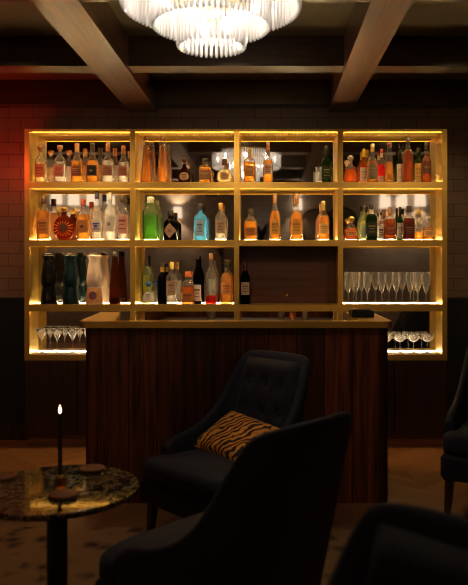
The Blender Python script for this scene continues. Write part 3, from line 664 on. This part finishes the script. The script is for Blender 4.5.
c2 = copy_tree(ch); put(c2, B_P, B_b, 'dark armchair with its back to us beside the marble table', .0065)
c3 = copy_tree(ch); put(c3, C_P, C_b, 'nearest dark armchair, only its blurred back showing at bottom right', .0065)
c4_ = copy_tree(ch); put(c4_, D_P, D_b, 'dark armchair cut off by the right edge, beside the bar end'); c4_.scale = (1.12,1.12,1.12)
c5 = copy_tree(ch); put(c5, (-1.93,4.62), (-1,.05), 'dark armchair barely showing at the left edge below the wainscot')

def cushion_proto():
    root_m = MB(); n = 18
    def side(sg):
        def fn(u, v):
            x, y = (u-.5)*2, (v-.5)*2
            pin = 1 - .10*(1-abs(x)**2)*abs(y)**3 ; pinx = 1 - .10*(1-abs(y)**2)*abs(x)**3
            h = .055*((1-x**4)*(1-y**4))**.55
            return (x*.215*pinx, y*.155*pin, sg*h)
        return fn
    root_m.grid(side(1), n, n); k = len(root_m.v)
    g2 = MB().grid(side(-1), n, n); root_m.add(g2.v, [tuple(reversed(f)) for f in g2.f], True)
    return root_m.build('throw_cushion', TIGER)
cu = cushion_proto()
def put_cushion(o, P, b, lx, t, z, tilt, label, roll=0.0):
    l = math.hypot(*b); bx, by = b[0]/l, b[1]/l
    loc = Vector((P[0]+bx*t+by*lx, P[1]+by*t-bx*lx, z))
    rot = Matrix.Rotation(math.atan2(-bx, by), 4, 'Z') @ Matrix.Rotation(tilt, 4, 'X') @ Matrix.Rotation(roll, 4, 'Z')
    o.matrix_world = Matrix.Translation(loc) @ rot
    tag(o, label, 'cushion', 'tiger striped cushions on the armchairs')
put_cushion(cu, A_P, A_b, -.02, .365, .512, math.radians(30), 'orange tiger striped cushion on the buttoned armchair before the bar', -.12)
cb_ = cu.copy(); COL.objects.link(cb_); put_cushion(cb_, B_P, B_b, .0, .365, .515, math.radians(32), 'tiger cushion mostly hidden behind the arm of the turned armchair')
cd_ = cu.copy(); COL.objects.link(cd_); put_cushion(cd_, D_P, D_b, 0, .41, .590, math.radians(36), 'tiger cushion on the armchair at the right edge')

# ------------------------------------------------------------------ marble table, candle, coasters
TX, TY, TZ, TR = -.81, 2.69, .55, .31
tb = empty('side_table', (TX, TY, .0065)); tag(tb, 'round dark marble side table on a black column at lower left', 'table')
z0 = -.0065
MB().lathe([(TR-.006,TZ-.022+z0),(TR,TZ-.018+z0),(TR,TZ-.004+z0),(TR-.004,TZ+z0),(TR-.0045,TZ+z0),(TR-.005,TZ+z0),(.01,TZ+z0)],64).build('tabletop', MARBLE, tb)
MB().lathe([(.15,TZ-.03+z0),(.15,TZ-.0225+z0)],32).build('mounting_plate', BLACK, tb)
MB().lathe([(.040,.02),(.039,.05),(.039,TZ-.0305+z0)],28).build('column', BLACK, tb)
MB().lathe([(.17,0),(.17,.010),(.16,.016),(.045,.020)],40).build('base', BLACK, tb)
for px, py, lab in ((3.5,478.5,'round terracotta coaster at the left edge of the marble table'),(92,470.5,'round terracotta coaster near the far rim of the marble table'),(63.5,497,'round terracotta coaster in front of the candle')):
    D = .85*F/(py-VY)
    o = MB().lathe([(.050,0),(.052,.003),(.052,.010),(.050,.013),(.046,.0135)],36).build('coaster', COASTER, None, (wx(px,D), D, TZ+.0006)); tag(o, lab, 'coaster', 'terracotta coasters on the marble table')
Dc = 2.70; cx = wx(60, Dc)
hd = empty('candle_holder', (cx, Dc, TZ+.0006)); tag(hd, 'small round amber glass holder carrying the black candle', 'candle holder')
MB().lathe([(.018,0),(.024,.006),(.025,.020),(.018,.032),(.011,.036),(.0095,.036),(.0095,.012)],28).build('bowl', HOLDER, hd)
MB().lathe([(.0105,.030),(.0135,.032),(.0135,.042),(.0105,.044),(.0085,.044),(.0085,.030)],24).build('collar', BRASS, hd)
cd = empty('taper_candle', (cx, Dc, TZ+.0136)); tag(cd, 'tall thin black candle burning on the marble table', 'candle')
ch_ = wz(414, Dc) - TZ - .0136
MB().lathe([(.0078,0),(.0078,ch_*.5),(.0068,ch_*.97),(.005,ch_)],18).build('wax', CANDLEW, cd)
MB().tube([(0,0,ch_),(.0008,0,ch_+.006),(.0015,0,ch_+.010)],.0009,8).build('wick', BLACK, cd)
MB().lathe([(.001,ch_+.003),(.0042,ch_+.008),(.0050,ch_+.014),(.0036,ch_+.021),(.0015,ch_+.028),(.0003,ch_+.033)],18).build('flame', emit('flame',(1,.55,.20),26), cd)

# ------------------------------------------------------------------ chandelier
CD = 3.1; CXc = wx(211.5, CD)
chn = empty('chandelier', (CXc, CD, 2.365)); tag(chn, 'large tiered crystal chandelier glowing white over the armchairs', 'chandelier')
CRY = glassy('crystal', (.92,.92,.93), .68, (.97,.96,.95), .05, .35)
def prism(h, w=.0105):
    m = MB(); rs = []
    for z, k in ((0,.55),(.012,1),(h-.008,1),(h,.5)):
        rs.append([(w*k*math.cos(a), w*k*.8*math.sin(a), z) for a in (2*PI*i/6 for i in range(6))])
    return m.rings(rs, smooth=False)
tiers = [(.145,0,.165,38),(.258,.089,.175,66),(.390,.170,.175,96)]
pl = []
for r, zb, h, n in tiers:
    for k in range(n):
        a = 2*PI*k/n
        pl.append((r, zb, h, a))
def vis(t):
    r, zb, h, a = t; y = CD + r*math.sin(a); z = 2.365+zb
    py = VY - (z-EYE)*F/y
    return (0 if py > -4 else 10) + (y if zb > 0 else y*.5)
pl.sort(key=vis)
pm = {}
for r, zb, h, a in pl[:100]:
    if h not in pm:
        pm[h] = prism(h).build('crystal', CRY, chn); o = pm[h]
    else:
        o = pm[h].copy(); COL.objects.link(o); o.parent = chn
    o.location = (r*math.cos(a), r*math.sin(a), zb); o.rotation_euler = (0,0,a)
m = MB()
for r, zb, h, a in pl[100:]:
    p = prism(h); c, s_ = math.cos(a), math.sin(a)
    m.add([(r*c + x*c - y*s_, r*s_ + x*s_ + y*c, zb+z) for x, y, z in p.v], p.f)
o = m.build('crystal', CRY, chn); o['kind'] = 'stuff'
for r, zb, h, n in tiers:
    pts = [(r*math.cos(2*PI*k/48), r*math.sin(2*PI*k/48), zb+h+.006) for k in range(49)]
    MB().tube(pts, .006, 8).build('ring', BRASS, chn)
    for k in range(3):
        a = 2*PI*k/3+.3
        MB().tube([(r*math.cos(a), r*math.sin(a), zb+h+.006), (.02*math.cos(a), .02*math.sin(a), .42)], .003, 6).build('support_arm', BRASS, chn)
MB().lathe([(.012,.16),(.012,.470),(.06,.475),(.06,CEIL-2.365-.0005)],20).build('ceiling_rod', BRASS, chn)
BULB = emit('lamp_glow', (1.0,.86,.72), 125.0)
def bulb(x, y, z):
    MB().lathe([(.006,-.02),(.014,-.008),(.016,.006),(.010,.022),(.002,.032)],14).build('bulb', BULB, chn).location = (x, y, z)
for k in range(3): bulb(.07*math.cos(2.1*k), .07*math.sin(2.1*k), .09)
for k in range(6): bulb(.20*math.cos(PI*k/3+.2), .20*math.sin(PI*k/3+.2), .19)
for k in range(8): bulb(.33*math.cos(PI*k/4), .33*math.sin(PI*k/4), .275)

# ------------------------------------------------------------------ far end of the room, seen in the mirrors
SHADE = emit('lit_lampshade', (1.0,.78,.56), 1.5)
def sconce(px, py, label, D=13.0, s=1.0):
    yv = 2*MI - D
    r = empty('wall_lamp', (wx(px, D), YB+.005, wz(py, D))); tag(r, label, 'wall lamp', 'lit wall lamps on the far wall')
    MB().lathe([(.115*s,-.14*s),(.105*s,.14*s)],28,(0,.14,0),caps=False).build('lamp_shade', SHADE, r)
    l = bpy.data.lights.new('lamp_bulb', 'POINT'); l.energy = 18; l.color = (1,.72,.45); l.shadow_soft_size = .03
    lo = bpy.data.objects.new('lamp_bulb', l); COL.objects.link(lo); lo.parent = r; lo.location = (0,.14,.02)
    MB().tube([(0,0,-.26*s),(0,.14,-.26*s),(0,.14,-.05*s)],.010,8).build('arm', BRASS, r)
    MB().tube([(0,0,-.26*s),(0,.015,-.26*s)],.05,18).build('wall_plate', BRASS, r)
for px, py, lab in ((382,203,'lit white lampshade mirrored behind the right bay, left of three'),(398,202,'lit white lampshade mirrored behind the right bay, middle of three'),(416,201,'lit white lampshade mirrored behind the right bay, right of three'),
                    (180,214,'lit white lampshade mirrored between the black and blue bottles'),(79,200,'lit white lampshade mirrored behind the second left shelf, left one'),(97,200,'lit white lampshade mirrored behind the second left shelf, right one'),
                    (62,199,'added lampshade brightening the mirrored wall behind the sunburst decanter'),(116,199,'added lampshade brightening the mirrored wall behind the pink labelled bottle'),  # both lamps added to brighten the wall mirrored behind the left bay
                    (297,206,'lit wall lamp mirrored behind the two tall amber bottles')):
    sconce(px, py, lab, s=.72 if px in (180,297) else .9)
for px, py, rad, lab in ((316,226,.30,'round black framed wall mirror reflected beside the golden bottle'),(341,224,.30,'round black framed wall mirror reflected beside the squat decanter')):
    D = 12.79
    o = empty('wall_mirror', (wx(px,D), YB+.002, wz(py,D))); tag(o, lab, 'mirror', 'round mirrors on the far wall')
    pts = [(rad*math.cos(2*PI*k/40), .02, rad*math.sin(2*PI*k/40)) for k in range(41)]
    MB().tube(pts, .018, 8).build('frame', BLACK, o)
    MB().tube([(0,.004,0),(0,.012,0)], rad, 40).build('glass', pbr('aged_glass',(.25,.19,.15),.3,.5), o)
LEAF = pbr('dark_leaf', (.015,.022,.012), .5)
for px, py, lab in ((222,215,'dark spiky leaved plant reflected behind the gold capped bottle'),(262,214,'dark spiky leaved plant reflected beside the tall amber bottle')):
    D = 12.0; x = wx(px, D); y = 2*MI-D
    pt = empty('potted_plant', (x, y, 0)); tag(pt, lab, 'plant', 'plants at the far wall')
    MB().lathe([(.13,0),(.17,.35),(.18,.36),(.16,.36),(.15,.30)],24).build('pot', BLACK, pt)
    m = MB()
    for k in range(26):
        a = random.uniform(0, 2*PI); el = random.uniform(.7,1.5); L_ = random.uniform(.3,.5)
        base = Vector((0,0,random.uniform(1.5,1.9))); d = Vector((math.cos(a)*math.cos(el), math.sin(a)*math.cos(el)*.5, math.sin(el)))
        w = d.cross(Vector((0,0,1))).normalized()*.035
        p1 = base + d*L_*.5; p2 = base + d*L_ + Vector((0,0,-.25*L_))
        m.add([base-w*.3, base+w*.3, p1+w, p1-w, p2], [(0,1,2,3),(3,2,4)])
    m.build('foliage', LEAF, pt)
    MB().tube([(0,0,.3),(.02,0,1.0),(0,0,1.9)],[.03,.025,.015],10).build('stem', LEGW, pt)

# ------------------------------------------------------------------ light
def light(kind, name, loc, energy, col, **kw):
    l = bpy.data.lights.new(name, kind); l.energy = energy; l.color = col
    for k, v in kw.items(): setattr(l, k, v)
    o = bpy.data.objects.new(name, l); COL.objects.link(o); o.location = loc; return o
light('POINT', 'red_lamp', (-2.13, 5.15, 2.20), 5.0, (1,.05,.02), shadow_soft_size=.12)
for x in (-1.7, -.25, 1.3):
    o = light('SPOT', 'downlight', (x, 3.5, 2.84), 38, (1,.66,.34), shadow_soft_size=.04, spot_size=math.radians(62), spot_blend=.8)
    d = Vector((x*.9, 5.4, 1.3)) - Vector(o.location)
    o.rotation_euler = d.to_track_quat('-Z','Y').to_euler()
w = bpy.data.worlds.new('World'); S.world = w; w.use_nodes = True
w.node_tree.nodes['Background'].inputs[0].default_value = (1,.7,.45,1); w.node_tree.nodes['Background'].inputs[1].default_value = .0

# ------------------------------------------------------------------ camera
cam = bpy.data.cameras.new('camera'); co = bpy.data.objects.new('camera', cam); COL.objects.link(co)
cam.sensor_fit = 'VERTICAL'; cam.sensor_height = 36; cam.sensor_width = 36; cam.lens = F/585*36
cam.shift_x = -(VX-234)/585; cam.shift_y = (VY-292.5)/585
co.location = (0,0,EYE); co.rotation_euler = (PI/2,0,0); cam.clip_start = .05
cam.dof.use_dof = True; cam.dof.focus_distance = 5.4; cam.dof.aperture_fstop = 2.8
S.camera = co
S.view_settings.view_transform = 'Standard'; S.view_settings.look = 'None'; S.view_settings.gamma = 1; S.view_settings.use_curve_mapping = False
S.view_settings.exposure = 0.0
cy = S.cycles; cy.use_denoising = True; cy.max_bounces = 12; cy.transparent_max_bounces = 40; cy.glossy_bounces = 6; cy.diffuse_bounces = 4; cy.transmission_bounces = 6
cy.pixel_filter_type = 'BLACKMAN_HARRIS'; cy.filter_width = 1.1; cy.sample_clamp_indirect = 5; cy.caustics_reflective = True
